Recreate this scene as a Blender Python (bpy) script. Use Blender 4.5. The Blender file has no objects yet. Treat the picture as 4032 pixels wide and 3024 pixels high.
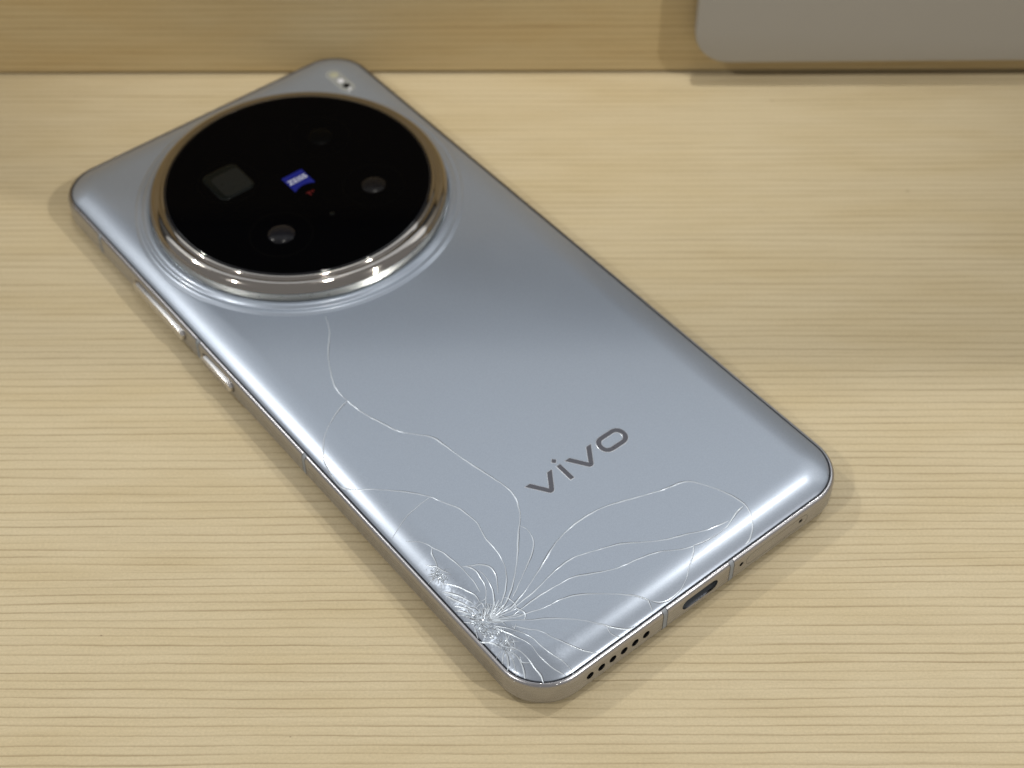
import bpy, bmesh, math, random
from mathutils import Vector, Matrix

# ------------------------------------------------------------------ camera, world, lamps, exposure
S = 0.001                                   # everything below is measured in millimetres
scene = bpy.context.scene
col = scene.collection
random.seed(7)

cam_data = bpy.data.cameras.new('camera')
cam = bpy.data.objects.new('camera', cam_data)
col.objects.link(cam)
cam.location = (0, 0, 237.789 * S)
cam.matrix_world = (Matrix.Translation((0, 0, 237.789 * S))
                    @ Matrix.Rotation(math.radians(90) - 0.85698, 4, 'X')
                    @ Matrix.Rotation(-0.00294, 4, 'Z'))
cam_data.sensor_width = 36.0
cam_data.lens = 56.213
cam_data.clip_start = 0.01
cam_data.clip_end = 50.0
cam_data.dof.use_dof = True
cam_data.dof.focus_distance = 0.270
cam_data.dof.aperture_fstop = 20.0
scene.camera = cam

world = bpy.data.worlds.new('World')
scene.world = world
world.use_nodes = True
wn = world.node_tree
wn.nodes['Background'].inputs['Color'].default_value = (1.0, 0.96, 0.91, 1)
wn.nodes['Background'].inputs['Strength'].default_value = 0.36

scene.view_settings.view_transform = 'Standard'
scene.view_settings.look = 'None'
scene.view_settings.gamma = 1.0
scene.view_settings.exposure = -0.04


def downlight(name, loc, target, power, size, color=(1.0, 0.965, 0.89)):
    ld = bpy.data.lights.new(name, 'AREA')
    ld.shape = 'DISK'
    ld.size = size * S
    ld.energy = power
    ld.color = color
    o = bpy.data.objects.new(name, ld)
    o.location = Vector(loc) * S
    o.rotation_euler = (Vector(target) - Vector(loc)).to_track_quat('-Z', 'Y').to_euler()
    col.objects.link(o)
    return o


# four ceiling spots: two behind the display, two in front of it
downlight('ceiling_spot', (-632, 446, 800), (-40, 190, 0), 2.3, 22)
downlight('ceiling_spot', (392, 440, 800), (0, 190, 0), 1.6, 22)
downlight('ceiling_spot', (1302, -512, 1400), (20, 260, 0), 15.0, 70)
downlight('ceiling_spot', (-1080, -480, 1400), (-20, 260, 0), 8.0, 70)

# added narrow-beam fill light that brightens the back of the shelf
sd = bpy.data.lights.new('rear_fill_spot', 'SPOT')
sd.energy = 18.0
sd.spot_size = math.radians(20.5)
sd.spot_blend = 1.0
sd.shadow_soft_size = 0.02
sd.color = (1.0, 0.97, 0.90)
so = bpy.data.objects.new('rear_fill_spot', sd)
so.location = (0.03, 0.27, 0.95)
so.rotation_euler = (Vector((0.005, 0.352, 0.0)) - Vector(so.location)).to_track_quat('-Z', 'Y').to_euler()
col.objects.link(so)

# ------------------------------------------------------------------ materials


class NT:
    def __init__(self, name):
        self.m = bpy.data.materials.new(name)
        self.m.use_nodes = True
        self.t = self.m.node_tree
        self.b = self.t.nodes['Principled BSDF']

    def n(self, kind, **kw):
        nd = self.t.nodes.new(kind)
        for k, v in kw.items():
            if k.startswith('i_'):
                key = k[2:]
                nd.inputs[int(key) if key.isdigit() else key].default_value = v
            else:
                setattr(nd, k, v)
        return nd

    def l(self, a, b):
        self.t.links.new(a, b)

    def math(self, op, a, b=None, c=None, clamp=False):
        nd = self.t.nodes.new('ShaderNodeMath')
        nd.operation = op
        nd.use_clamp = clamp
        for i, v in enumerate((a, b, c)):
            if v is None:
                continue
            if isinstance(v, (int, float)):
                nd.inputs[i].default_value = v
            else:
                self.l(v, nd.inputs[i])
        return nd.outputs[0]

    def rng(self, v, a, b, c, d):
        nd = self.n('ShaderNodeMapRange')
        self.l(v, nd.inputs['Value'])
        for k, x in zip(('From Min', 'From Max', 'To Min', 'To Max'), (a, b, c, d)):
            nd.inputs[k].default_value = x
        return nd.outputs['Result']

    def noise(self, vec, scale, detail=2.0, rough=0.5, dim='3D'):
        nd = self.n('ShaderNodeTexNoise')
        nd.noise_dimensions = dim
        nd.inputs['Scale'].default_value = scale
        nd.inputs['Detail'].default_value = detail
        nd.inputs['Roughness'].default_value = rough
        self.l(vec, nd.inputs['Vector'])
        return nd.outputs['Fac']

    def set(self, **kw):
        for k, v in kw.items():
            self.b.inputs[k.replace('_', ' ')].default_value = v
        return self.m


def plain(name, color, rough=0.5, metal=0.0, spec=0.5, bump=0.0, bscale=2000.0):
    q = NT(name)
    q.set(Base_Color=(*color, 1), Roughness=rough, Metallic=metal)
    q.b.inputs['Specular IOR Level'].default_value = spec
    tc = q.n('ShaderNodeTexCoord')
    nz = q.noise(tc.outputs['Object'], 900.0, 2)
    q.l(q.rng(nz, 0.3, 0.7, max(rough - 0.03, 0.02), rough + 0.03), q.b.inputs['Roughness'])
    if bump:
        bp = q.n('ShaderNodeBump')
        bp.inputs['Strength'].default_value = bump
        bp.inputs['Distance'].default_value = 0.00005
        q.l(q.noise(tc.outputs['Object'], bscale, 2), bp.inputs['Height'])
        q.l(bp.outputs['Normal'], q.b.inputs['Normal'])
    return q.m


def wood(name, axis, pitch, light, dark, blotch):
    """Printed laminate: wandering dark grain lines running along world X."""
    q = NT(name)
    tc = q.n('ShaderNodeTexCoord')
    sep = q.n('ShaderNodeSeparateXYZ')
    q.l(tc.outputs['Object'], sep.inputs[0])
    X = q.math('MULTIPLY', sep.outputs['X'], 1000.0)         # mm
    Y = q.math('MULTIPLY', sep.outputs[axis], 1000.0)

    def vec(ax, ay, oz=0.0):
        c = q.n('ShaderNodeCombineXYZ')
        q.l(q.math('MULTIPLY', X, ax), c.inputs[0])
        q.l(q.math('MULTIPLY', Y, ay), c.inputs[1])
        c.inputs[2].default_value = oz
        return c.outputs[0]
    w1 = q.noise(vec(0.0035, 0.05), 1.0, 2)
    w2 = q.noise(vec(0.030, 0.30, 3.0), 1.0, 3)
    w3 = q.noise(vec(0.25, 0.9, 5.0), 1.0, 2)
    t = q.math('MULTIPLY', Y, -1.0 / pitch)
    t = q.math('ADD', t, q.math('MULTIPLY', w1, 2.4))
    t = q.math('ADD', t, q.math('MULTIPLY', w2, 0.55))
    t = q.math('ADD', t, q.math('MULTIPLY', w3, 0.11))
    fr = q.math('FRACT', t)
    # sharp on one side, soft on the other, strength wandering along each line
    rise = q.n('ShaderNodeMapRange', interpolation_type='SMOOTHSTEP')
    q.l(fr, rise.inputs['Value'])
    rise.inputs['From Min'].default_value = 0.70
    rise.inputs['From Max'].default_value = 0.93
    fall = q.n('ShaderNodeMapRange', interpolation_type='SMOOTHSTEP')
    q.l(fr, fall.inputs['Value'])
    fall.inputs['From Min'].default_value = 1.0
    fall.inputs['From Max'].default_value = 0.94
    line = q.math('MULTIPLY', rise.outputs[0], fall.outputs[0])
    amp = q.rng(q.noise(vec(0.022, 0.55, 9.0), 1.0, 3, 0.6), 0.33, 0.66, 0.22, 1.0)
    line = q.math('MULTIPLY', line, amp, clamp=True)
    # short secondary flecks between the lines
    f = q.noise(vec(0.10, 2.6, 20.0), 1.0, 3, 0.6)
    fleck = q.rng(f, 0.60, 0.78, 0.0, 0.75)
    f2 = q.noise(vec(0.035, 1.1, 31.0), 1.0, 3, 0.6)
    band = q.rng(f2, 0.42, 0.75, 0.0, 0.24)
    tot = q.math('ADD', q.math('MULTIPLY', line, 0.95), q.math('MULTIPLY', fleck, 0.45))
    tot = q.math('ADD', tot, band, clamp=True)
    mix = q.n('ShaderNodeMix', data_type='RGBA')
    q.l(tot, mix.inputs['Factor'])
    mix.inputs['A'].default_value = (*light, 1)
    mix.inputs['B'].default_value = (*dark, 1)
    # faint pinkish and greenish patches in the print
    pz = q.noise(vec(0.03, 0.12, 44.0), 1.0, 2)
    mix2 = q.n('ShaderNodeMix', data_type='RGBA', blend_type='MULTIPLY')
    q.l(q.rng(pz, 0.40, 0.70, 0.0, 1.0), mix2.inputs['Factor'])
    q.l(mix.outputs['Result'], mix2.inputs['A'])
    mix2.inputs['B'].default_value = (*blotch, 1)
    out = mix2.outputs['Result']
    # specks of dirt in fixed places
    if name == 'wood_laminate':
        for (sx, sy, r, k) in SPECKS:
            dx = q.math('SUBTRACT', X, sx)
            dy = q.math('SUBTRACT', Y, sy)
            d = q.math('SQRT', q.math('ADD', q.math('MULTIPLY', dx, dx), q.math('MULTIPLY', q.math('MULTIPLY', dy, dy), 2.0)))
            d = q.math('ADD', d, q.math('MULTIPLY', q.math('SUBTRACT', w3, 0.5), r))
            m3 = q.n('ShaderNodeMix', data_type='RGBA')
            q.l(q.rng(d, r, r * 0.3, 0.0, k), m3.inputs['Factor'])
            q.l(out, m3.inputs['A'])
            m3.inputs['B'].default_value = (0.16, 0.10, 0.06, 1)
            out = m3.outputs['Result']
    # powdery tooth of the laminate
    gz = q.noise(vec(1.9, 2.6, 2.0), 1.0, 3, 0.7)
    mg = q.n('ShaderNodeMix', data_type='RGBA', blend_type='MULTIPLY')
    mg.inputs['Factor'].default_value = 1.0
    q.l(out, mg.inputs['A'])
    cg = q.n('ShaderNodeCombineXYZ')
    gv = q.rng(gz, 0.25, 0.75, 0.90, 1.09)
    for i in range(3):
        q.l(gv, cg.inputs[i])
    q.l(cg.outputs[0], mg.inputs['B'])
    q.l(mg.outputs['Result'], q.b.inputs['Base Color'])
    q.b.inputs['Specular IOR Level'].default_value = 0.35
    q.l(q.rng(line, 0, 1, 0.40, 0.55), q.b.inputs['Roughness'])
    tooth = q.noise(vec(2.2, 5.0, 7.0), 1.0, 3, 0.6)
    hgt = q.math('SUBTRACT', tooth, q.math('MULTIPLY', line, 0.9))
    bp = q.n('ShaderNodeBump')
    bp.inputs['Strength'].default_value = 0.55
    bp.inputs['Distance'].default_value = 0.00010
    q.l(hgt, bp.inputs['Height'])
    q.l(bp.outputs['Normal'], q.b.inputs['Normal'])
    return q.m


SPECKS = [(-39.6, 203.0, 0.75, 0.35), (60.7, 292.9, 0.65, 0.4), (87.0, 261.7, 0.6, 0.4),
          (-71.3, 148.6, 0.28, 0.6), (-36.8, 129.0, 0.22, 0.6)]

M_TABLE = wood('wood_laminate', 'Y', 1.75, (0.524, 0.444, 0.294), (0.340, 0.270, 0.162), (0.95, 0.93, 0.88))
M_WALL = wood('wood_laminate_upright', 'Z', 1.75, (0.530, 0.420, 0.235), (0.350, 0.255, 0.125), (0.96, 0.92, 0.85))


def glass_mat(name, base, rough, metal, bump):
    q = NT(name)
    q.set(Base_Color=(*base, 1), Metallic=metal, Roughness=rough)
    q.b.inputs['Coat Weight'].default_value = 0.8
    q.b.inputs['Coat Roughness'].default_value = 0.13
    tc = q.n('ShaderNodeTexCoord')
    sp = q.noise(tc.outputs['Object'], 5200.0, 2, 0.7)
    mx = q.n('ShaderNodeMix', data_type='RGBA', blend_type='MULTIPLY')
    mx.inputs['Factor'].default_value = 1.0
    mx.inputs['A'].default_value = (*base, 1)
    g = q.rng(sp, 0.25, 0.75, 0.90, 1.08)
    c = q.n('ShaderNodeCombineXYZ')
    for i in range(3):
        q.l(g, c.inputs[i])
    q.l(c.outputs[0], mx.inputs['B'])
    q.l(mx.outputs['Result'], q.b.inputs['Base Color'])
    smear = q.noise(tc.outputs['Object'], 38.0, 3, 0.55)
    q.l(q.rng(smear, 0.3, 0.7, rough - 0.02, rough + 0.03), q.b.inputs['Roughness'])
    # buckled facets round the blow at the corner
    sep = q.n('ShaderNodeVectorMath', operation='DISTANCE')
    q.l(tc.outputs['Object'], sep.inputs[0])
    sep.inputs[1].default_value = (-0.0345, -0.0640, 0.0080)
    fall = q.rng(sep.outputs['Value'], 0.003, 0.017, 1.0, 0.0)
    vor = q.n('ShaderNodeTexNoise')
    vor.inputs['Scale'].default_value = 420.0
    vor.inputs['Detail'].default_value = 3
    q.l(tc.outputs['Object'], vor.inputs['Vector'])
    fine = q.math('MULTIPLY', sp, 0.02)
    h = q.math('ADD', q.math('MULTIPLY', q.math('MULTIPLY', vor.outputs['Fac'], fall), 1.0), fine)
    bp = q.n('ShaderNodeBump')
    bp.inputs['Strength'].default_value = bump
    bp.inputs['Distance'].default_value = 0.0004
    q.l(h, bp.inputs['Height'])
    q.l(bp.outputs['Normal'], q.b.inputs['Normal'])
    return q.m


M_BACK = glass_mat('silver_frosted_glass', (0.282, 0.326, 0.402), 0.32, 0.56, 0.5)
M_CRACK = plain('broken_glass_edge', (0.54, 0.60, 0.68), 0.34, 0.42)
M_GAP = plain('crack_gap', (0.10, 0.11, 0.13), 0.35, 0.2)
M_CHIP = plain('crushed_glass', (0.44, 0.49, 0.56), 0.26, 0.6)


def brushed(name, base, rough):
    q = NT(name)
    q.set(Base_Color=(*base, 1), Metallic=1.0, Roughness=rough)
    tc = q.n('ShaderNodeTexCoord')
    mp = q.n('ShaderNodeMapping')
    mp.inputs['Scale'].default_value = (60, 60, 9000)
    q.l(tc.outputs['Object'], mp.inputs['Vector'])
    nz = q.noise(mp.outputs[0], 1.0, 3, 0.6)
    q.l(q.rng(nz, 0.3, 0.7, rough - 0.05, rough + 0.06), q.b.inputs['Roughness'])
    bp = q.n('ShaderNodeBump')
    bp.inputs['Strength'].default_value = 0.12
    bp.inputs['Distance'].default_value = 0.00002
    q.l(nz, bp.inputs['Height'])
    q.l(bp.outputs['Normal'], q.b.inputs['Normal'])
    return q.m


M_FRAME = brushed('satin_aluminium', (0.42, 0.42, 0.45), 0.28)
M_BUTTON = brushed('satin_aluminium_button', (0.66, 0.65, 0.65), 0.22)
M_CHROME = plain('polished_trim', (0.36, 0.34, 0.325), 0.07, 1.0)
M_KNURL = plain('knurled_trim', (0.70, 0.72, 0.71), 0.30, 1.0)
M_COVER = plain('black_camera_glass', (0.001, 0.001, 0.0013), 0.04, 0.0, 0.02)
M_EDGE = plain('black_polished_edge', (0.006, 0.0065, 0.009), 0.05, 0.0, 0.45)
M_LENS = plain('dark_lens', (0.006, 0.0055, 0.006), 0.28, 0.0, 0.10)
M_LENSB = plain('coated_lens', (0.007, 0.007, 0.009), 0.18, 0.0, 0.12)
M_PERI = plain('prism_window', (0.004, 0.005, 0.0045), 0.12, 0.0, 0.08)
M_PRISM = plain('prism_face', (0.009, 0.010, 0.0095), 0.3, 0.0, 0.12)
M_LRING = plain('lens_ring', (0.0015, 0.0015, 0.0015), 0.35, 0.0, 0.02)
M_BLUE = plain('badge_blue', (0.008, 0.012, 0.145), 0.35, 0.0, 0.1)
M_WHITE = plain('print_white', (0.50, 0.52, 0.60), 0.4, 0.0, 0.1)
M_RED = plain('print_red', (0.10, 0.006, 0.006), 0.4, 0.0, 0.1)
M_BLACK = plain('black_hole', (0.004, 0.004, 0.005), 0.6, 0.0, 0.2)
M_PORT = plain('port_metal', (0.28, 0.31, 0.35), 0.35, 0.8)
M_BAND = plain('antenna_plastic', (0.24, 0.265, 0.30), 0.45)
M_LINE = plain('seam_dark', (0.03, 0.03, 0.035), 0.5)
M_SCREEN = plain('black_screen_glass', (0.006, 0.006, 0.008), 0.08)
M_LETTER = plain('dark_mirror_print', (0.085, 0.086, 0.104), 0.30, 0.5)
M_LGLINT = plain('letter_edge_glint', (0.62, 0.66, 0.72), 0.3, 0.5)  # pale colour stands in for light refracted along the letter edges
M_PLATE = plain('taupe_plastic', (0.345, 0.330, 0.305), 0.55, 0.0, 0.3, 0.25, 1800.0)
qq = NT('backlit_acrylic')
qq.set(Base_Color=(0.5, 0.5, 0.5, 1), Roughness=0.4)
qq.b.inputs['Emission Color'].default_value = (0.88, 0.95, 1.0, 1)
qq.b.inputs['Emission Strength'].default_value = 0.78
M_LIGHTBOX = qq.m
M_CAP = plain('dark_capping', (0.035, 0.037, 0.042), 0.5)
M_LEDY = plain('led_phosphor', (0.30, 0.30, 0.22), 0.4)
M_LEDW = plain('led_white', (0.55, 0.56, 0.60), 0.3)
M_FLASH = plain('flash_window', (0.30, 0.32, 0.33), 0.12, 0.3)

# ------------------------------------------------------------------ mesh helpers (millimetres in, metres out)


def build(name, bm, mat, parent=None, smooth=35.0, kind=None):
    bmesh.ops.scale(bm, vec=(S, S, S), verts=bm.verts)
    me = bpy.data.meshes.new(name)
    bm.to_mesh(me)
    bm.free()
    mats = mat if isinstance(mat, (list, tuple)) else [mat]
    for m in mats:
        me.materials.append(m)
    if smooth:
        for p in me.polygons:
            p.use_smooth = True
        me.set_sharp_from_angle(angle=math.radians(smooth))
    o = bpy.data.objects.new(name, me)
    col.objects.link(o)
    if parent:
        o.parent = parent
    if kind:
        o['kind'] = kind
    return o


def rrect(hw, hl, r, n=14, sub=1):
    """Closed rounded rectangle, counter-clockwise, centred on the origin."""
    pts = []
    for cx, cy, a0 in ((hw - r, hl - r, 0), (-hw + r, hl - r, 90), (-hw + r, -hl + r, 180), (hw - r, -hl + r, 270)):
        for i in range(n + 1):
            a = math.radians(a0 + 90.0 * i / n)
            pts.append((cx + r * math.cos(a), cy + r * math.sin(a)))
    if sub > 1:
        out = []
        for i, p in enumerate(pts):
            q = pts[(i + 1) % len(pts)]
            d = math.hypot(q[0] - p[0], q[1] - p[1])
            k = max(1, int(d / sub + 0.5)) if d > sub else 1
            for j in range(k):
                out.append((p[0] + (q[0] - p[0]) * j / k, p[1] + (q[1] - p[1]) * j / k))
        pts = out
    return pts


def loft(bm, loops, close=False, cap0=False, cap1=False):
    vs = [[bm.verts.new(p) for p in lp] for lp in loops]
    n = len(vs[0])
    rng = range(len(vs)) if close else range(len(vs) - 1)
    for i in rng:
        a, b = vs[i], vs[(i + 1) % len(vs)]
        for j in range(n):
            bm.faces.new((a[j], a[(j + 1) % n], b[(j + 1) % n], b[j]))
    if cap0:
        bm.faces.new(list(reversed(vs[0])))
    if cap1:
        bm.faces.new(vs[-1])
    return vs


def lathe(bm, prof, n=160, c=(0, 0), cap0=False, cap1=False, close=False):
    loops = []
    for r, z in prof:
        loops.append([(c[0] + r * math.cos(2 * math.pi * i / n), c[1] + r * math.sin(2 * math.pi * i / n), z) for i in range(n)])
    return loft(bm, loops, close, cap0, cap1)


def prism(bm, pts, z0, z1):
    loft(bm, [[(x, y, z0) for x, y in pts], [(x, y, z1) for x, y in pts]], False, True, True)


def box(bm, x0, x1, y0, y1, z0, z1):
    prism(bm, [(x0, y0), (x1, y0), (x1, y1), (x0, y1)], z0, z1)


def bevel_all(bm, w, seg=3):
    bmesh.ops.bevel(bm, geom=list(bm.edges), offset=w, segments=seg, affect='EDGES', profile=0.6)


def struct(o):
    o['kind'] = 'structure'
    return o


# ------------------------------------------------------------------ the setting: table top and upright back board
WALL_Y = 303.2
bm = bmesh.new()
box(bm, -700, 700, -420, 330, -19, 0)
struct(build('tabletop', bm, M_TABLE, smooth=None))

bm = bmesh.new()
box(bm, -700, 700, WALL_Y, WALL_Y + 18, 0.35, 108)
bmesh.ops.bevel(bm, geom=[e for e in bm.edges if abs(e.verts[0].co.y - e.verts[1].co.y) < 1e-6 and e.verts[0].co.z < 1 and e.verts[1].co.z < 1 and e.verts[0].co.y < WALL_Y + 1],
                offset=0.5, segments=2, affect='EDGES')
struct(build('back_board', bm, M_WALL, smooth=None))
# dark capping along the top of the board, above the picture
bm = bmesh.new()
box(bm, -700, 700, WALL_Y - 2.5, WALL_Y + 20.5, 74, 111)
struct(build('board_capping', bm, M_CAP, smooth=None))
# pale back-lit panel that stands on the capping, above the picture
bm = bmesh.new()
box(bm, -230, 420, WALL_Y, WALL_Y + 16, 111, 327)
struct(build('backlit_panel', bm, M_LIGHTBOX, smooth=None))

# grey plate fixed in front of the back board
plate = bpy.data.objects.new('display_plate', None)
plate.location = (0.1175, (WALL_Y - 5.2) * S, 0.0072)
plate.rotation_euler = (0, math.radians(-0.35), 0)
col.objects.link(plate)
plate['label'] = 'plain taupe grey plate with rounded corners fixed in front of the wooden back board'
plate['category'] = 'display plate'
bm = bmesh.new()
loops = []
for off, y in ((0.6, 0.0), (0.15, 0.18), (0.0, 0.6), (0.0, 2.4), (0.15, 2.85), (0.6, 3.0)):
    loops.append([(x, y, z + 55.0) for x, z in rrect(75.5 - off, 55.0 - off, 8.5 - off, 10)])
loft(bm, loops, False, True, True)
bmesh.ops.recalc_face_normals(bm, faces=bm.faces)
build('face_panel', bm, M_PLATE, plate)
bm = bmesh.new()
box(bm, -40, 40, 3.0, 5.2, 25, 85)
build('mounting_block', bm, M_PLATE, plate, smooth=None)

# ------------------------------------------------------------------ the phone
W, L = 75.95, 162.4
HW, HL, R = W / 2, L / 2, 9.2
phone = bpy.data.objects.new('smartphone', None)
phone.location = (-17.939 * S, 217.403 * S, 0)
phone.rotation_euler = (0, 0, 0.67976)
col.objects.link(phone)
phone['label'] = 'silver smartphone lying face down with cracked back glass and big round black camera'
phone['category'] = 'smartphone'

# front glass, underneath
bm = bmesh.new()
loft(bm, [[(x, y, z) for x, y in rrect(HW - o, HL - o, R - o, 14)] for o, z in
          ((2.6, 0.02), (1.7, 0.12), (1.2, 0.45), (1.1, 1.25))], False, True, False)
bmesh.ops.recalc_face_normals(bm, faces=bm.faces)
build('screen_glass', bm, M_SCREEN, phone)

# frame: a solid metal ring with its holes cut out
PROF = [(1.15, 1.15), (0.75, 1.17), (0.38, 1.32), (0.12, 1.62), (0.01, 2.05), (0.0, 2.15), (0.0, 2.3),
        (0.0, 5.75), (0.0, 5.9), (0.02, 6.05), (0.12, 6.45), (0.30, 6.74), (0.52, 6.90), (0.68, 6.95), (0.76, 6.93), (0.80, 6.84)]
bm = bmesh.new()
pr = PROF + [(0.84, 6.2), (3.2, 6.2), (3.2, 1.2)]
loft(bm, [[(x, y, z) for x, y in rrect(HW - o, HL - o, R - o, 14)] for o, z in pr], True)
bmesh.ops.recalc_face_normals(bm, faces=bm.faces)
frame = build('frame', bm, M_FRAME, phone)


def stadium(w, h, n=10):
    r = h / 2
    pts = []
    for i in range(n + 1):
        a = -math.pi / 2 + math.pi * i / n
        pts.append((w / 2 - r + r * math.cos(a), r * math.sin(a)))
    for i in range(n + 1):
        a = math.pi / 2 + math.pi * i / n
        pts.append((-w / 2 + r + r * math.cos(a), r * math.sin(a)))
    return pts


HZ = 4.15
HOLES = [(-25.95, 1.55, 1.75), (-23.42, 1.55, 1.75), (-20.9, 1.55, 1.75), (-18.38, 1.55, 1.75), (-15.86, 1.55, 1.75), (-13.34, 1.55, 1.75)]
MICS = [(9.2, 1.0, 1.0), (24.0, 0.95, 0.95)]
USB = (-0.75, 8.4, 2.7)
bm = bmesh.new()
cuts = [(u, stadium(max(w, h) if w == h else h, w)) for u, w, h in HOLES]
for u, w, h in HOLES:
    pts = [(u + 0.5 * w * math.cos(a), HZ + 0.5 * h * math.sin(a)) for a in [2 * math.pi * i / 18 for i in range(18)]]
    loft(bm, [[(x, -HL - 1, z) for x, z in pts], [(x, -HL + 1.6, z) for x, z in pts]], False, True, True)
for u, w, h in MICS:
    pts = [(u + 0.5 * w * math.cos(a), HZ + 0.35 + 0.5 * h * math.sin(a)) for a in [2 * math.pi * i / 14 for i in range(14)]]
    loft(bm, [[(x, -HL - 1, z) for x, z in pts], [(x, -HL + 1.2, z) for x, z in pts]], False, True, True)
pts = [(USB[0] + x, HZ + 0.15 + z) for x, z in stadium(USB[1], USB[2])]
loft(bm, [[(x, -HL - 1, z) for x, z in pts], [(x, -HL + 2.4, z) for x, z in pts]], False, True, True)
bmesh.ops.recalc_face_normals(bm, faces=bm.faces)
cutter = build('cutter', bm, M_BLACK, None, smooth=None)
md = frame.modifiers.new('holes', 'BOOLEAN')
md.operation = 'DIFFERENCE'
md.solver = 'EXACT'
md.object = cutter
cutter.matrix_world = phone.matrix_basis.copy()
bpy.context.view_layer.update()
dg = bpy.context.evaluated_depsgraph_get()
new = bpy.data.meshes.new_from_object(frame.evaluated_get(dg))
frame.modifiers.clear()
frame.data = new
bpy.data.objects.remove(cutter)
for p in frame.data.polygons:
    p.use_smooth = True
frame.data.set_sharp_from_angle(angle=math.radians(35))


def plug(name, pts, y0, y1, mat, parent):
    """Dark cup that lines a hole: open at the front."""
    b = bmesh.new()
    loft(b, [[(x, y0, z) for x, z in pts], [(x, y1, z) for x, z in pts]], False, False, True)
    return build(name, b, mat, parent, smooth=40)


for u, w, h in HOLES:
    plug('speaker_hole', [(u + 0.49 * w * math.cos(a), HZ + 0.49 * h * math.sin(a)) for a in [2 * math.pi * i / 18 for i in range(18)]],
         -HL + 0.22, -HL + 1.3, M_BLACK, phone)
plug('microphone_hole', [(9.2 + 0.49 * math.cos(a), HZ + 0.35 + 0.49 * math.sin(a)) for a in [2 * math.pi * i / 14 for i in range(14)]],
     -HL + 0.12, -HL + 1.0, M_BLACK, phone)
port = plug('charging_port', [(USB[0] + x, HZ + 0.15 + z) for x, z in stadium(USB[1] - 0.08, USB[2] - 0.08)], -HL + 0.35, -HL + 2.3, M_PORT, phone)
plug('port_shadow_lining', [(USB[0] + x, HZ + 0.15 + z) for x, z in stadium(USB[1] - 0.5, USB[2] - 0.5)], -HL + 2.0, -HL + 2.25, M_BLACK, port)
bm = bmesh.new()
box(bm, USB[0] - 3.2, USB[0] + 2.4, -HL + 0.75, -HL + 2.2, HZ - 0.2, HZ + 0.5)
build('contact_tongue', bm, M_PORT, port, smooth=None)


def outline_strip(path, prof_pts, width, lift, name, mat, parent):
    """Strip across the frame at a straight place: path(o, z, s) -> point, s = -1..1 over the width."""
    b = bmesh.new()
    rows = []
    for o, z in prof_pts:
        rows.append([path(o - lift, z, -width / 2), path(o - lift, z, width / 2)])
    vs = [[b.verts.new(p) for p in r] for r in rows]
    for i in range(len(vs) - 1):
        b.faces.new((vs[i][0], vs[i][1], vs[i + 1][1], vs[i + 1][0]))
    # edge skirts give the strip its thickness
    sk = [[b.verts.new(path(o + 0.05, z, s)) for s in (-width / 2, width / 2)] for o, z in prof_pts]
    for i in range(len(vs) - 1):
        b.faces.new((sk[i][0], vs[i][0], vs[i + 1][0], sk[i + 1][0]))
        b.faces.new((vs[i][1], sk[i][1], sk[i + 1][1], vs[i + 1][1]))
    bmesh.ops.recalc_face_normals(b, faces=b.faces)
    return build(name, b, mat, parent, smooth=50)


SP = [q for q in PROF[2:15]]
for u0 in (-9.0, 6.75):
    bd = outline_strip(lambda o, z, s: (u0 + s, -HL + o, z), SP, 1.0, 0.012, 'antenna_band', M_BAND, phone)
    for du in (-0.5, 0.5):
        outline_strip(lambda o, z, s: (u0 + du + s, -HL + o, z), SP, 0.12, 0.02, 'band_seam', M_LINE, bd)
for v0 in (61.0, 22.7, -14.2):
    bd = outline_strip(lambda o, z, s: (-HW + o, v0 + s, z), SP, 1.0, 0.012, 'antenna_band', M_BAND, phone)
    for dv in (-0.5, 0.5):
        outline_strip(lambda o, z, s: (-HW + o, v0 + dv + s, z), SP, 0.10, 0.02, 'band_seam', M_LINE, bd)

# card tray on the bottom edge: a thin dark seam around a flush cover with an eject hole
bm = bmesh.new()
outer = [(18.1 + x, 4.2 + z) for x, z in stadium(15.4, 2.9, 12)]
inner = [(18.1 + x, 4.2 + z) for x, z in stadium(15.24, 2.74, 12)]
loft(bm, [[(x, -HL - 0.006, z) for x, z in outer], [(x, -HL - 0.006, z) for x, z in inner], [(x, -HL + 0.05, z) for x, z in inner],
          [(x, -HL + 0.05, z) for x, z in outer]], True)
bmesh.ops.recalc_face_normals(bm, faces=bm.faces)
tray = build('card_tray_seam', bm, M_LINE, phone, smooth=None)
plug('eject_hole', [(24.0 + 0.46 * math.cos(a), HZ + 0.35 + 0.46 * math.sin(a)) for a in [2 * math.pi * i / 14 for i in range(14)]],
     -HL + 0.12, -HL + 1.0, M_BLACK, tray)


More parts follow.
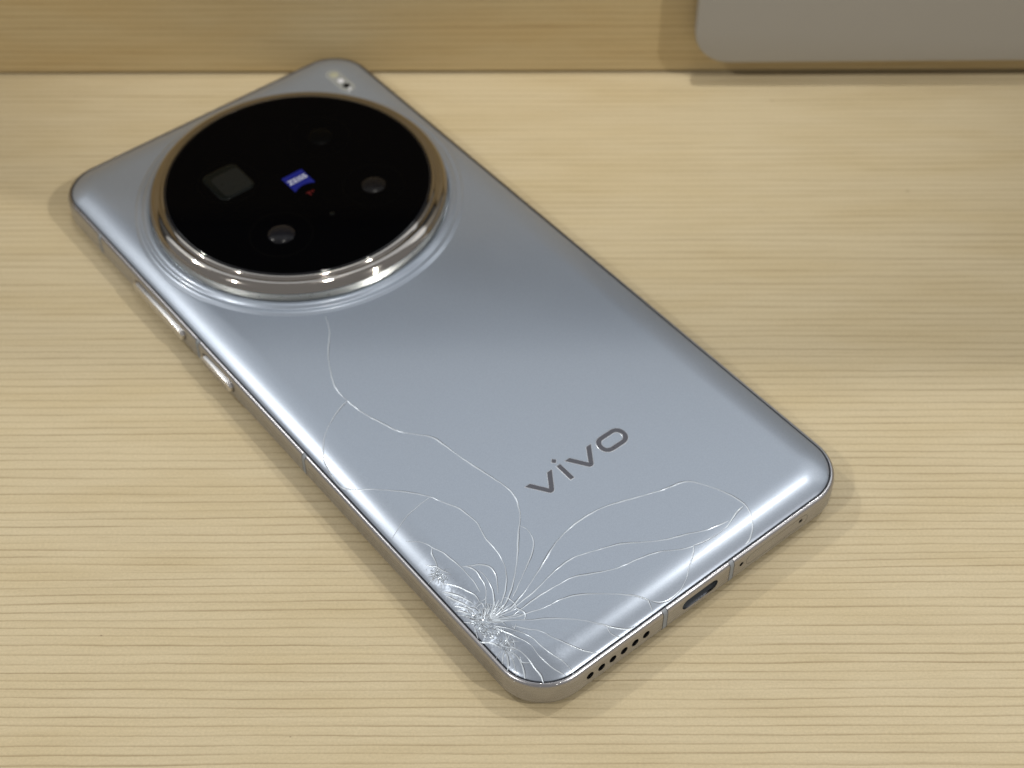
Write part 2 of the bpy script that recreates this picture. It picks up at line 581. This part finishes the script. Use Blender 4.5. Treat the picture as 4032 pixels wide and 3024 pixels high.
def side_button(name, v0, v1, label):
    b = bmesh.new()
    pts0 = [((v0 + v1) / 2 + a, 4.2 + z) for a, z in stadium(abs(v1 - v0), 2.5, 10)]

    def ring(k, d):
        cx = (v0 + v1) / 2
        return [(-HW - d, cx + (a - cx) * (1 - k * 2 / abs(v1 - v0)), 4.2 + (z - 4.2) * (1 - k * 2 / 2.5)) for a, z in pts0]
    loft(b, [ring(0, -0.4), ring(0, 0.52), ring(0.06, 0.66), ring(0.2, 0.76), ring(0.45, 0.80)], False, False, True)
    bmesh.ops.recalc_face_normals(b, faces=b.faces)
    o = build(name, b, M_BUTTON, phone, smooth=50)
    b = bmesh.new()
    po = [((v0 + v1) / 2 + a, 4.2 + z) for a, z in stadium(abs(v1 - v0) + 0.5, 3.0, 10)]
    pi = [((v0 + v1) / 2 + a, 4.2 + z) for a, z in stadium(abs(v1 - v0) + 0.02, 2.52, 10)]
    loft(b, [[(-HW - 0.008, a, z) for a, z in po], [(-HW - 0.008, a, z) for a, z in pi], [(-HW + 0.05, a, z) for a, z in pi],
             [(-HW + 0.05, a, z) for a, z in po]], True)
    bmesh.ops.recalc_face_normals(b, faces=b.faces)
    build('button_gap', b, M_LINE, o, smooth=None)
    return o


side_button('volume_button', 27.6, 46.8, '')
pb = side_button('power_button', 9.9, 20.9, '')
bm = bmesh.new()
for i in range(24):
    v = 11.6 + i * 0.36
    box(bm, -HW - 0.86, -HW - 0.79, v, v + 0.17, 3.4, 5.0)
build('ribbed_grip', bm, M_BUTTON, pb, smooth=None, kind='stuff')

# back glass: flat plateau that rolls down to the frame
GW, GL, RG = HW - 1.12, HL - 1.12, R - 1.12
ROLL, DROP, POW = 6.4, 1.5, 2.2


def inset(u, v):
    qx, qy = abs(u) - (GW - RG), abs(v) - (GL - RG)
    return -(math.hypot(max(qx, 0), max(qy, 0)) + min(max(qx, qy), 0) - RG)


def zsurf(u, v):
    d = max(inset(u, v), 0)
    return 8.5 - DROP * max(0.0, (ROLL - d) / ROLL) ** POW - 0.06 * max(0.0, (0.5 - d) / 0.5) ** 2


bm = bmesh.new()
ds = sorted([0.0, 0.06, 0.15, 0.37, 0.62, 0.87] + [0.25 * i for i in range(1, 30)])
loops = [[(x, y, 6.55) for x, y in rrect(GW, GL, RG, 22)]]
for d in ds:
    z = 8.5 - DROP * max(0.0, (ROLL - d) / ROLL) ** POW - 0.06 * max(0.0, (0.5 - d) / 0.5) ** 2
    loops.append([(x, y, z) for x, y in rrect(GW - d, GL - d, RG - d, 22)])
loft(bm, loops, False, False, True)
bmesh.ops.recalc_face_normals(bm, faces=bm.faces)
back = build('back_glass', bm, M_BACK, phone, smooth=40)
# dark glue line between glass and frame
bm = bmesh.new()
loft(bm, [[(x, y, z) for x, y in rrect(GW + o, GL + o, RG + o, 22)] for o, z in ((-0.3, 6.45), (0.24, 6.60))])
build('glue_line', bm, M_LINE, phone)
CRACKS = [
(1.0, [(-15.19,11.04),(-16.89,7.25),(-20.6,2.34),(-22.89,-1.83),(-24.38,-5.69),(-24.53,-9.53)]),
(1.2, [(-24.53,-9.53),(-23.93,-13.92),(-22.58,-18.27),(-21.16,-22.04),(-17.71,-26.24),(-16.97,-28.83),(-16.25,-33.74),(-14.99,-39.79),(-14.11,-44.31),(-14.31,-47.15),(-15.29,-49.29),(-16.54,-51.18),(-18.76,-53.41),(-21.68,-56.77),(-24.06,-59.16),(-26.58,-61.38),(-28.55,-62.72),(-31.32,-64.2)]),
(1.0, [(-24.53,-9.53),(-27.51,-10.59),(-30.45,-12.26),(-32.51,-13.76),(-34.42,-15.84),(-35.79,-18.15),(-36.46,-21.15),(-36.67,-24.31),(-36.26,-25.8)]),
(1.0, [(-36.43,-25.21),(-35.05,-27.4),(-33.64,-28.68),(-31.0,-31.42),(-28.4,-34.18),(-26.09,-37.3),(-25.02,-39.73),(-23.64,-42.49),(-23.34,-44.29),(-23.1,-47.2),(-23.94,-50.54),(-24.12,-53.91),(-24.84,-56.81),(-26.14,-59.18),(-28.15,-61.36),(-30.82,-63.36)]),
(0.7, [(-25.97,-37.38),(-28.69,-37.65),(-31.94,-38.19),(-34.21,-38.97),(-36.51,-39.75)]),
(0.9, [(-17.58,-52.46),(-17.16,-53.82),(-17.5,-55.78),(-18.7,-57.45),(-20.64,-58.93),(-23.09,-60.38),(-25.52,-61.82),(-28.12,-63.27)]),
(1.2, [(-30.06,-64.81),(-27.79,-64.17),(-25.49,-63.52),(-21.27,-61.87),(-17.83,-60.34),(-14.56,-59.06),(-10.58,-58.29),(-6.78,-58.23),(-3.41,-58.7),(-0.14,-59.75),(3.02,-60.94),(7.12,-62.42),(11.79,-63.75),(13.9,-66.55),(15.26,-69.29),(16.14,-72.09),(16.34,-74.32),(15.8,-76.1),(14.42,-78.17),(12.67,-79.41),(11.15,-79.78)]),
(1.1, [(-30.36,-65.18),(-27.99,-64.84),(-24.22,-64.56),(-19.98,-63.77),(-17.19,-63.47),(-14.37,-63.6),(-10.67,-64.86),(-6.51,-66.49),(-3.45,-68.54),(-0.06,-70.64),(3.82,-72.25),(7.04,-73.75),(10.2,-74.53),(11.67,-74.84)]),
(1.0, [(15.88,-74.18),(13.77,-74.51),(11.42,-75.3),(9.12,-75.65),(6.17,-75.48),(3.15,-74.8)]),
(1.1, [(-30.35,-66.02),(-28.17,-65.93),(-24.2,-65.83),(-19.86,-66.21),(-17.3,-66.59),(-13.76,-68.41),(-10.31,-69.93),(-5.95,-70.89),(-2.44,-72.0),(0.72,-73.92),(3.08,-74.87)]),
(0.9, [(3.08,-74.87),(2.23,-75.78),(-0.25,-77.43),(-2.26,-78.82),(-4.5,-79.64),(-6.86,-79.77),(-8.44,-79.46),(-9.57,-78.63),(-10.1,-77.98)]),
(1.1, [(-29.86,-66.7),(-28.15,-67.19),(-25.12,-68.21),(-21.97,-68.7),(-18.79,-70.03),(-15.29,-72.67),(-12.06,-75.62),(-10.48,-77.56),(-10.38,-78.29),(-10.9,-79.95)]),
(1.0, [(-30.26,-67.2),(-28.83,-68.44),(-25.67,-70.56),(-22.46,-73.46),(-20.0,-76.4),(-18.19,-78.47),(-16.37,-79.71),(-14.82,-80.02)]),
(0.8, [(-19.28,-77.44),(-19.42,-78.64),(-18.68,-79.87),(-17.51,-80.19)]),
(1.0, [(-31.23,-67.96),(-29.95,-69.8),(-28.69,-71.24),(-27.61,-74.13),(-25.89,-77.49),(-24.1,-79.53),(-23.11,-80.04)]),
(1.0, [(-33.87,-65.42),(-31.92,-68.32),(-30.59,-71.15),(-30.42,-73.03),(-30.11,-75.24),(-29.23,-78.04),(-29.0,-79.3),(-29.01,-80.35),(-29.45,-80.48)]),
(1.0, [(-34.04,-65.63),(-33.16,-67.73),(-32.25,-70.04),(-31.57,-72.34),(-31.76,-74.13),(-31.62,-76.27),(-31.12,-78.25),(-30.23,-80.01)]),
(1.3, [(-34.84,-69.8),(-33.89,-71.26),(-33.49,-72.86),(-33.5,-74.68),(-33.6,-76.09),(-33.61,-77.65),(-34.03,-78.68)]),
(1.0, [(-33.46,-74.9),(-34.63,-73.74),(-34.3,-72.8)]),
(1.3, [(-34.93,-70.44),(-34.55,-72.07),(-34.7,-73.56),(-35.24,-74.99),(-35.8,-76.07)]),
(1.3, [(-35.15,-70.45),(-35.32,-71.97),(-35.79,-73.34),(-36.57,-74.68)]),
(1.3, [(-35.37,-70.45),(-35.87,-71.6),(-36.51,-72.53),(-37.13,-73.02)]),
(1.2, [(-35.59,-70.2),(-36.31,-70.83),(-36.96,-71.5)]),
(1.2, [(-35.82,-69.69),(-36.65,-69.93),(-37.11,-70.1)]),
(1.3, [(-37.39,-65.66),(-36.26,-67.06),(-35.75,-68.29),(-35.5,-69.56)]),
(1.2, [(-33.28,-67.87),(-33.79,-68.64),(-34.05,-69.62),(-34.14,-70.52)]),
(1.0, [(-34.9,-42.13),(-33.36,-43.86),(-32.61,-45.21),(-32.38,-46.29),(-31.64,-48.23),(-31.33,-50.37),(-31.08,-52.58),(-31.11,-54.29),(-31.18,-56.6),(-31.65,-58.84)]),
(1.2, [(-32.43,-46.35),(-33.14,-47.19),(-33.6,-48.65),(-33.99,-49.86),(-34.79,-50.62),(-36.01,-51.07),(-36.98,-51.17)]),
(1.1, [(-35.26,-48.1),(-34.6,-49.23),(-34.11,-49.74),(-33.84,-51.08),(-33.19,-52.5)]),
(1.1, [(-30.82,-52.8),(-29.69,-53.58),(-28.43,-54.21),(-27.49,-55.24),(-27.08,-56.1),(-27.26,-57.42),(-27.89,-58.76),(-28.84,-60.08),(-29.53,-61.08)]),
(1.0, [(-30.82,-52.8),(-29.88,-53.83),(-29.53,-55.05),(-29.76,-56.45),(-29.99,-57.84),(-30.61,-59.16),(-31.36,-60.11),(-32.65,-61.6)]),
(1.1, [(-29.13,-55.1),(-28.97,-56.56),(-29.2,-58.21),(-29.75,-59.86),(-30.56,-61.28),(-31.62,-62.47),(-32.91,-63.41)]),
(1.2, [(-35.58,-52.9),(-34.88,-53.56),(-33.91,-55.1),(-33.2,-56.96),(-32.66,-58.75),(-32.87,-60.38)]),
(1.2, [(-36.14,-54.33),(-35.1,-56.07),(-34.37,-57.89),(-33.98,-59.32),(-33.94,-60.65)]),
(1.2, [(-36.22,-55.27),(-35.57,-57.22),(-34.9,-59.13),(-34.52,-60.83)]),
(1.2, [(-36.37,-57.68),(-35.58,-58.89),(-34.98,-60.33),(-34.84,-61.51)]),
(1.2, [(-36.77,-58.46),(-36.05,-59.48),(-35.41,-61.13)]),
(1.2, [(-36.85,-59.39),(-36.07,-60.61),(-35.61,-61.66)]),
(1.2, [(-36.9,-61.1),(-36.35,-62.05),(-35.79,-62.98)]),
(1.0, [(-35.36,-52.63),(-35.73,-53.25),(-36.11,-53.58)]),
(1.2, [(-29.38,-61.98),(-28.85,-62.67),(-28.58,-63.67),(-28.56,-64.71),(-28.91,-64.94),(-28.66,-65.91),(-28.39,-66.64),(-28.63,-67.46),(-29.52,-68.01)]),
(1.0, [(-32.75,-60.23),(-31.86,-60.47),(-30.54,-59.22)]),
(1.0, [(-34.06,-60.79),(-32.74,-60.76),(-33.19,-62.14)]),
(1.0, [(-30.93,-67.62),(-31.74,-68.22),(-31.69,-67.5)]),
(1.0, [(-36.12,-62.84),(-36.61,-64.0),(-37.1,-65.15)]),
(1.1, [(-33.63,-64.02),(-32.46,-63.03),(-30.93,-62.01)]),
(1.1, [(-33.57,-64.04),(-32.05,-63.1),(-30.15,-62.12)]),
(1.1, [(-33.52,-64.06),(-31.71,-63.25),(-29.51,-62.4)]),
(1.1, [(-33.51,-64.13),(-31.63,-63.73),(-29.36,-63.29)]),
(1.1, [(-33.49,-64.19),(-31.48,-64.12),(-29.09,-64.03)]),
(1.1, [(-33.46,-64.24),(-31.26,-64.44),(-28.69,-64.61)]),
(1.1, [(-33.48,-64.3),(-31.43,-64.85),(-28.99,-65.38)]),
(1.1, [(-33.48,-64.4),(-31.44,-65.53),(-29.03,-66.63)]),
(1.1, [(-33.47,-64.45),(-31.37,-65.86),(-28.89,-67.25)]),
(1.1, [(-33.49,-64.52),(-31.49,-66.31),(-29.13,-68.07)]),
]

# ------------------------------------------------------------------ cracks: raised broken edges that follow the curved glass


def catmull(pts, step=0.35):
    out = []
    P = [pts[0]] + list(pts) + [pts[-1]]
    for i in range(1, len(P) - 2):
        p0, p1, p2, p3 = P[i - 1], P[i], P[i + 1], P[i + 2]
        n = max(1, int(math.hypot(p2[0] - p1[0], p2[1] - p1[1]) / step))
        for j in range(n):
            t = j / n
            out.append(tuple(0.5 * ((2 * p1[k]) + (-p0[k] + p2[k]) * t + (2 * p0[k] - 5 * p1[k] + 4 * p2[k] - p3[k]) * t * t
                                    + (-p0[k] + 3 * p1[k] - 3 * p2[k] + p3[k]) * t ** 3) for k in (0, 1)))
    out.append(tuple(pts[-1]))
    return out


def crack(pts, wf, gap=0.5):
    """Pale raised lip of the broken pane with the narrow dark gap beside it."""
    c = catmull(pts)
    n = len(c)
    b = bmesh.new()
    rows = []
    ph = random.random() * 10
    for i, (u, v) in enumerate(c):
        a = c[max(i - 1, 0)]
        e = c[min(i + 1, n - 1)]
        tx, ty = e[0] - a[0], e[1] - a[1]
        ln = math.hypot(tx, ty) or 1
        nx, ny = -ty / ln, tx / ln
        end = min(1.0, 0.35 + min(i, n - 1 - i) / 4.0)
        w = 0.118 * wf * end * (1 + 0.30 * math.sin(i * 0.23 + ph))
        h = 0.042 * wf * end * (1 + 0.35 * math.sin(i * 0.31 + ph * 2))
        g = w * gap * (1 + 0.6 * math.sin(i * 0.17 + ph * 3))
        j = 0.02 * math.sin(i * 0.9 + ph)
        row = []
        for k, hh in ((-w, -0.01), (-0.15 * w, h), (0.35 * w, h * 0.8), (0.5 * w, 0.006), (0.5 * w + g, 0.006), (0.5 * w + g + 0.02, -0.01)):
            uu, vv = u + nx * (k + j), v + ny * (k + j)
            if inset(uu, vv) < 0.03:
                hh = min(hh, 0.0)
            row.append(b.verts.new((uu, vv, zsurf(uu, vv) + hh)))
        rows.append(row)
    for r0, r1 in zip(rows, rows[1:]):
        for k in range(5):
            f = b.faces.new((r0[k], r0[k + 1], r1[k + 1], r1[k]))
            f.material_index = 1 if k >= 3 else 0
    bmesh.ops.recalc_face_normals(b, faces=b.faces)
    return build('crack', b, [M_CRACK, M_GAP], back, smooth=12)


for wf, pts in CRACKS:
    crack(pts, wf)

# fine secondary breaks fanning out of the three points where the glass gave way
def short_cracks(cu, cv, n, r0, r1, a0, a1, wf):
    for k in range(n):
        a = math.radians(a0 + (a1 - a0) * (k + random.uniform(0.2, 0.8)) / n)
        s, e = random.uniform(0.2, r0), random.uniform(0.55, 1.0) * r1
        bend = random.uniform(-0.5, 0.5)
        pts = [(cu + (s + (e - s) * q) * math.cos(a + bend * q * q), cv + (s + (e - s) * q) * math.sin(a + bend * q * q)) for q in (0, .33, .66, 1)]
        pts = [p for p in pts if inset(*p) > 0.2]
        if len(pts) > 1:
            crack(pts, wf, 1.3)


short_cracks(-34.6, -63.6, 26, 0.9, 4.6, -60, 130, 0.62)
short_cracks(-35.4, -64.4, 14, 0.6, 2.6, 90, 300, 0.6)
short_cracks(-34.9, -51.4, 12, 0.4, 2.4, 0, 360, 0.55)
short_cracks(-34.6, -69.3, 14, 0.4, 3.0, -140, 40, 0.6)
for (cu, cv, r, a0, a1) in ((-34.4, -63.8, 2.2, -40, 110), (-34.4, -63.8, 3.6, -20, 100), (-34.9, -51.4, 1.1, 20, 160), (-34.5, -69.2, 1.5, -120, 10)):
    pts = []
    for k in range(9):
        a = math.radians(a0 + (a1 - a0) * k / 8)
        rr = r * random.uniform(0.86, 1.14)
        pts.append((cu + rr * math.cos(a), cv + rr * math.sin(a)))
    crack([p for p in pts if inset(*p) > 0.2], 0.6, 1.4)

# crushed glass where the blow landed
bm = bmesh.new()


def chip(b, u, v, s):
    z = zsurf(u, v)
    if inset(u, v) < 0.15:
        return
    ang = random.random() * 6.28
    k = random.choice((3, 4, 5))
    top = [b.verts.new((u + s * random.uniform(.5, 1) * math.cos(ang + 6.283 * i / k), v + s * random.uniform(.5, 1) * math.sin(ang + 6.283 * i / k),
                        z + random.uniform(-0.02, 0.10) * min(1, s * 4))) for i in range(k)]
    ap = b.verts.new((u + random.uniform(-.3, .3) * s, v + random.uniform(-.3, .3) * s, z + random.uniform(0.03, 0.14) * min(1, s * 4)))
    for i in range(k):
        b.faces.new((top[i], top[(i + 1) % k], ap))


for (cu, cv, su, sv, rot, n, smin, smax) in (
        (-35.1, -63.6, 1.2, 2.2, 0.1, 95, .16, .62), (-35.6, -65.2, 0.7, 1.1, 0, 40, .15, .5),
        (-34.8, -51.3, 0.55, 1.5, 0.3, 70, .10, .32), (-34.9, -52.3, 0.4, 0.6, 0, 25, .10, .3),
        (-34.9, -69.2, 0.6, 1.3, 0.1, 70, .12, .36), (-34.2, -66.8, 0.8, 0.9, 0, 35, .12, .36)):
    for i in range(n):
        a, c = random.gauss(0, su * .6), random.gauss(0, sv * .6)
        chip(bm, cu + a * math.cos(rot) - c * math.sin(rot), cv + a * math.sin(rot) + c * math.cos(rot), random.uniform(smin, smax))
build('glass_chips', bm, M_CHIP, back, smooth=None, kind='stuff')

# scuffed metal on the lip of the frame at the corner that took the blow
bm = bmesh.new()
for i in range(70):
    a = math.radians(random.uniform(196, 262))
    rr = R - random.uniform(0.10, 0.75)
    u, v = -HW + R + rr * math.cos(a), -HL + R + rr * math.sin(a)
    o = R - rr
    z = 6.95 - 0.9 * max(0.0, (0.62 - o) / 0.62) ** 2.2
    s = random.uniform(0.05, 0.16)
    q = [bm.verts.new((u + s * random.uniform(-1, 1), v + s * random.uniform(-1, 1), z + random.uniform(-.03, .05))) for _ in range(3)]
    bm.faces.new(q)
build('scuff_marks', bm, M_BUTTON, frame, smooth=None, kind='stuff')

# ------------------------------------------------------------------ word mark on the back


def offset_poly(pts, d):
    out = []
    n = len(pts)
    for i in range(n):
        p0, p1, p2 = pts[i - 1], pts[i], pts[(i + 1) % n]
        a = Vector((p1[0] - p0[0], p1[1] - p0[1])).normalized()
        b = Vector((p2[0] - p1[0], p2[1] - p1[1])).normalized()
        na, nb = Vector((-a.y, a.x)), Vector((-b.y, b.x))
        m = (na + nb)
        m = m / max(m.dot(na), 0.35) if m.length > 1e-6 else na
        out.append((p1[0] + m.x * d, p1[1] + m.y * d))
    return out


def letter_mesh(polys):
    """Each poly CCW: a flat dark face inside a narrow sloping rim, its edge glint painted pale."""
    b = bmesh.new()
    for pts in polys:
        ins = offset_poly(pts, 0.07)
        lo = [b.verts.new((x, y, 8.497)) for x, y in pts]
        hi = [b.verts.new((x, y, 8.535)) for x, y in ins]
        n = len(lo)
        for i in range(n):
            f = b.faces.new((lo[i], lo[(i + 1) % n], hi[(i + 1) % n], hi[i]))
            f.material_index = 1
        b.faces.new(hi)
    return b


def arc(cx, cy, r, a0, a1, n=6):
    return [(cx + r * math.cos(math.radians(a0 + (a1 - a0) * i / n)), cy + r * math.sin(math.radians(a0 + (a1 - a0) * i / n))) for i in range(n + 1)]


def v_poly(dx):
    c = -8.35 + dx
    return [(c - 3.3, -46.3)] + arc(c - 0.02, -49.7, 0.8, 215, 325, 7) + [(c + 3.3, -46.3), (c + 1.98, -46.3), (c + 0.0, -49.25), (c - 1.98, -46.3)]


build('letter', letter_mesh([v_poly(0)]), [M_LETTER, M_LGLINT], phone, smooth=None)
build('letter', letter_mesh([[(-4.2, -50.42), (-3.14, -50.42), (-3.14, -46.3), (-4.2, -46.3)],
                             [(-3.68, -45.85), (-3.02, -45.15), (-3.68, -44.45), (-4.36, -45.15)]]), [M_LETTER, M_LGLINT], phone, smooth=None)
build('letter', letter_mesh([v_poly(9.35)]), [M_LETTER, M_LGLINT], phone, smooth=None)
oo = [(7.8 + x, -48.15 + y) for x, y in rrect(3.25, 2.1, 1.95, 8)]
oi = [(7.8 + x, -48.15 + y) for x, y in rrect(2.15, 1.02, 0.9, 8)]
bm = bmesh.new()
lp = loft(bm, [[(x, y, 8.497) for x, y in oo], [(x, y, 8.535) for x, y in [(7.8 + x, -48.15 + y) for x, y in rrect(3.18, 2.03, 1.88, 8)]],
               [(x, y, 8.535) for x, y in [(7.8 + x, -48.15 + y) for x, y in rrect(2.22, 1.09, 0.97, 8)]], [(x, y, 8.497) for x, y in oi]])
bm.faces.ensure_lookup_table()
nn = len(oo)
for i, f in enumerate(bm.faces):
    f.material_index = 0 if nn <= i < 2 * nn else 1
build('letter', bm, [M_LETTER, M_LGLINT], phone, smooth=None)

# ------------------------------------------------------------------ camera module
CX, CY = 0.405, 42.86
bm = bmesh.new()
lathe(bm, [(34.7, 8.45), (34.35, 8.62), (34.0, 8.88), (33.7, 8.95), (33.4, 8.90), (33.2, 8.89), (32.95, 9.04), (32.6, 9.36), (32.3, 9.48), (31.8, 9.52), (31.4, 9.40), (31.2, 8.6)], 220, (CX, CY))
bmesh.ops.recalc_face_normals(bm, faces=bm.faces)
build('camera_collar', bm, M_BACK, phone, smooth=60)
bm = bmesh.new()
lathe(bm, [(31.0, 10.9), (31.12, 11.02), (31.12, 11.25), (30.98, 11.42), (30.86, 11.5), (30.8, 11.72), (30.5, 12.1), (30.0, 12.42), (29.5, 12.6), (29.1, 12.66), (28.9, 12.62), (28.72, 12.56), (28.62, 12.66), (28.48, 12.88), (28.25, 13.01), (27.95, 13.06), (27.85, 12.9), (27.85, 9.0)], 220, (CX, CY))
bmesh.ops.recalc_face_normals(bm, faces=bm.faces)
ring = build('camera_ring', bm, M_CHROME, phone, smooth=50)
# knurled band: little teeth in two rows
bm = bmesh.new()
lathe(bm, [(30.85, 8.6), (30.85, 10.95)], 220, (CX, CY))
N = 420
for row in range(4):
    z0 = 9.1 + row * 0.45
    for i in range(N):
        a0, a1 = 2 * math.pi * (i + .15) / N, 2 * math.pi * (i + .85) / N
        am = (a0 + a1) / 2
        q = [bm.verts.new((CX + 30.86 * math.cos(a), CY + 30.86 * math.sin(a), z)) for a, z in ((a0, z0), (a1, z0), (a1, z0 + .36), (a0, z0 + .36))]
        t = bm.verts.new((CX + 31.05 * math.cos(am), CY + 31.05 * math.sin(am), z0 + .18))
        for k in range(4):
            bm.faces.new((q[k], q[(k + 1) % 4], t))
build('knurled_band', bm, M_KNURL, ring, smooth=None)
bm = bmesh.new()
lathe(bm, [(27.86, 12.8), (27.84, 13.0), (27.72, 13.12), (27.45, 13.2)], 220, (CX, CY))
bmesh.ops.recalc_face_normals(bm, faces=bm.faces)
build('glass_bevel', bm, M_EDGE, ring, smooth=60)
bm = bmesh.new()
lathe(bm, [(27.45, 13.2), (27.2, 13.227), (26.5, 13.23)], 220, (CX, CY), cap1=True)
cover = build('cover_glass', bm, M_COVER, ring, smooth=60)


def lens(cu, cv, rad, dome, mat, ring_r):
    b = bmesh.new()
    prof = [(rad * math.sin(a), 13.235 + dome * (math.cos(a) - math.cos(1.2)) / (1 - math.cos(1.2))) for a in [1.2 - 0.12 * i for i in range(10)]]
    k = rad / (rad * math.sin(1.2))
    prof = [(r * k, z) for r, z in prof]
    lathe(b, prof, 40, (cu, cv), cap1=True)
    o = build('lens', b, mat, ring, smooth=60)
    b = bmesh.new()
    lathe(b, [(ring_r + .10, 13.2305), (ring_r + .05, 13.240), (ring_r - .05, 13.240), (ring_r - .10, 13.2305)], 60, (cu, cv))
    build('lens_surround', b, M_LRING, ring, smooth=60)
    return o


lens(-11.35, 31.5, 2.75, 0.6, M_LENSB, 6.4)
lens(11.8, 31.75, 2.5, 0.5, M_LENS, 6.4)
lens(11.9, 51.5, 2.6, 0.4, M_LRING, 6.4)
bm = bmesh.new()
loft(bm, [[(-11.2 + x, 51.6 + y, z) for x, y in rrect(4.15 - o, 4.6 - o, 1.6 - o * .5, 8)] for o, z in ((0, 13.233), (0.12, 13.30), (0.5, 13.33))], False, False, True)
bmesh.ops.recalc_face_normals(bm, faces=bm.faces)
peri = build('periscope_window', bm, M_PERI, ring, smooth=40)
bm = bmesh.new()
loft(bm, [[(-10.7 + x, 51.0 + y, z) for x, y in rrect(3.3 - o, 3.5 - o, 1.2 - o * .5, 6)] for o, z in ((0, 13.331), (0.1, 13.345), (0.4, 13.35))], False, False, True)
bmesh.ops.recalc_face_normals(bm, faces=bm.faces)
build('prism_face', bm, M_PRISM, ring, smooth=40)
bm = bmesh.new()
lathe(bm, [(6.5, 13.2305), (6.45, 13.24), (6.35, 13.24), (6.3, 13.2305)], 60, (-11.2, 51.6))
build('lens_surround', bm, M_LRING, ring, smooth=60)
bm = bmesh.new()
lathe(bm, [(0.5, 13.233), (0.45, 13.28), (0.2, 13.30)], 20, (0.12, 30.05), cap1=True)
build('sensor_window', bm, M_PERI, ring, smooth=60)

# blue maker's badge: a square whose lower side is a hollow arc
bm = bmesh.new()
x0, x1, y0, y1 = -2.12, 2.88, 40.15, 45.35
arc_pts = [(x0 + (x1 - x0) * i / 14, y0 + 0.85 * math.sin(math.pi * i / 14)) for i in range(15)]
prism(bm, arc_pts + [(x1, y1), (x0, y1)], 13.233, 13.25)
build('brand_badge', bm, M_BLUE, ring, smooth=None)


def lettering(name, text, u, v, width, height, z, mat, parent, shear=0.0):
    cu = bpy.data.curves.new(name, 'FONT')
    cu.body = text
    cu.size = 1.0
    cu.extrude = 0.0
    cu.resolution_u = 3
    cu.offset = 0.02
    cu.shear = shear
    t = bpy.data.objects.new(name, cu)
    col.objects.link(t)
    bpy.context.view_layer.update()
    me = bpy.data.meshes.new_from_object(t.evaluated_get(bpy.context.evaluated_depsgraph_get()))
    bpy.data.objects.remove(t)
    xs = [q.co.x for q in me.vertices]
    ys = [q.co.y for q in me.vertices]
    b = bmesh.new()
    b.from_mesh(me)
    for q in b.verts:
        q.co = Vector((u + (q.co.x - min(xs)) / (max(xs) - min(xs)) * width, v + (q.co.y - min(ys)) / (max(ys) - min(ys)) * height, z))
    r = bmesh.ops.extrude_face_region(b, geom=list(b.faces))
    for q in [g for g in r['geom'] if isinstance(g, bmesh.types.BMVert)]:
        q.co.z += 0.012
    bmesh.ops.recalc_face_normals(b, faces=b.faces)
    return build(name, b, mat, parent, smooth=None)


lettering('badge_lettering', 'ZEISS', -1.85, 42.5, 4.5, 1.35, 13.252, M_WHITE, ring)
lettering('coating_mark', 'T*', -0.6, 37.3, 1.9, 1.3, 13.236, M_RED, ring)

# flash strip in the corner beyond the camera
bm = bmesh.new()
loft(bm, [[(29.35 + x, 69.5 + y, z) for x, y in rrect(1.75 - o, 4.7 - o, 1.75 - o, 10)] for o, z in ((0, 8.49), (0.1, 8.56), (0.3, 8.58))], False, False, True)
bmesh.ops.recalc_face_normals(bm, faces=bm.faces)
flash = build('flash_window', bm, M_FLASH, phone, smooth=40)
for v, r, m, nm in ((72.0, 1.0, M_LEDY, 'flash_diode'), (69.35, 0.75, M_LEDW, 'flash_diode'), (67.1, 0.8, M_COVER, 'light_sensor'), (65.75, 0.4, M_LEDW, 'light_sensor')):
    bm = bmesh.new()
    lathe(bm, [(r, 8.582), (r * .9, 8.64), (r * .5, 8.68)], 24, (29.35, v), cap1=True)
    build(nm, bm, m, flash, smooth=50)
bpy.context.view_layer.update()
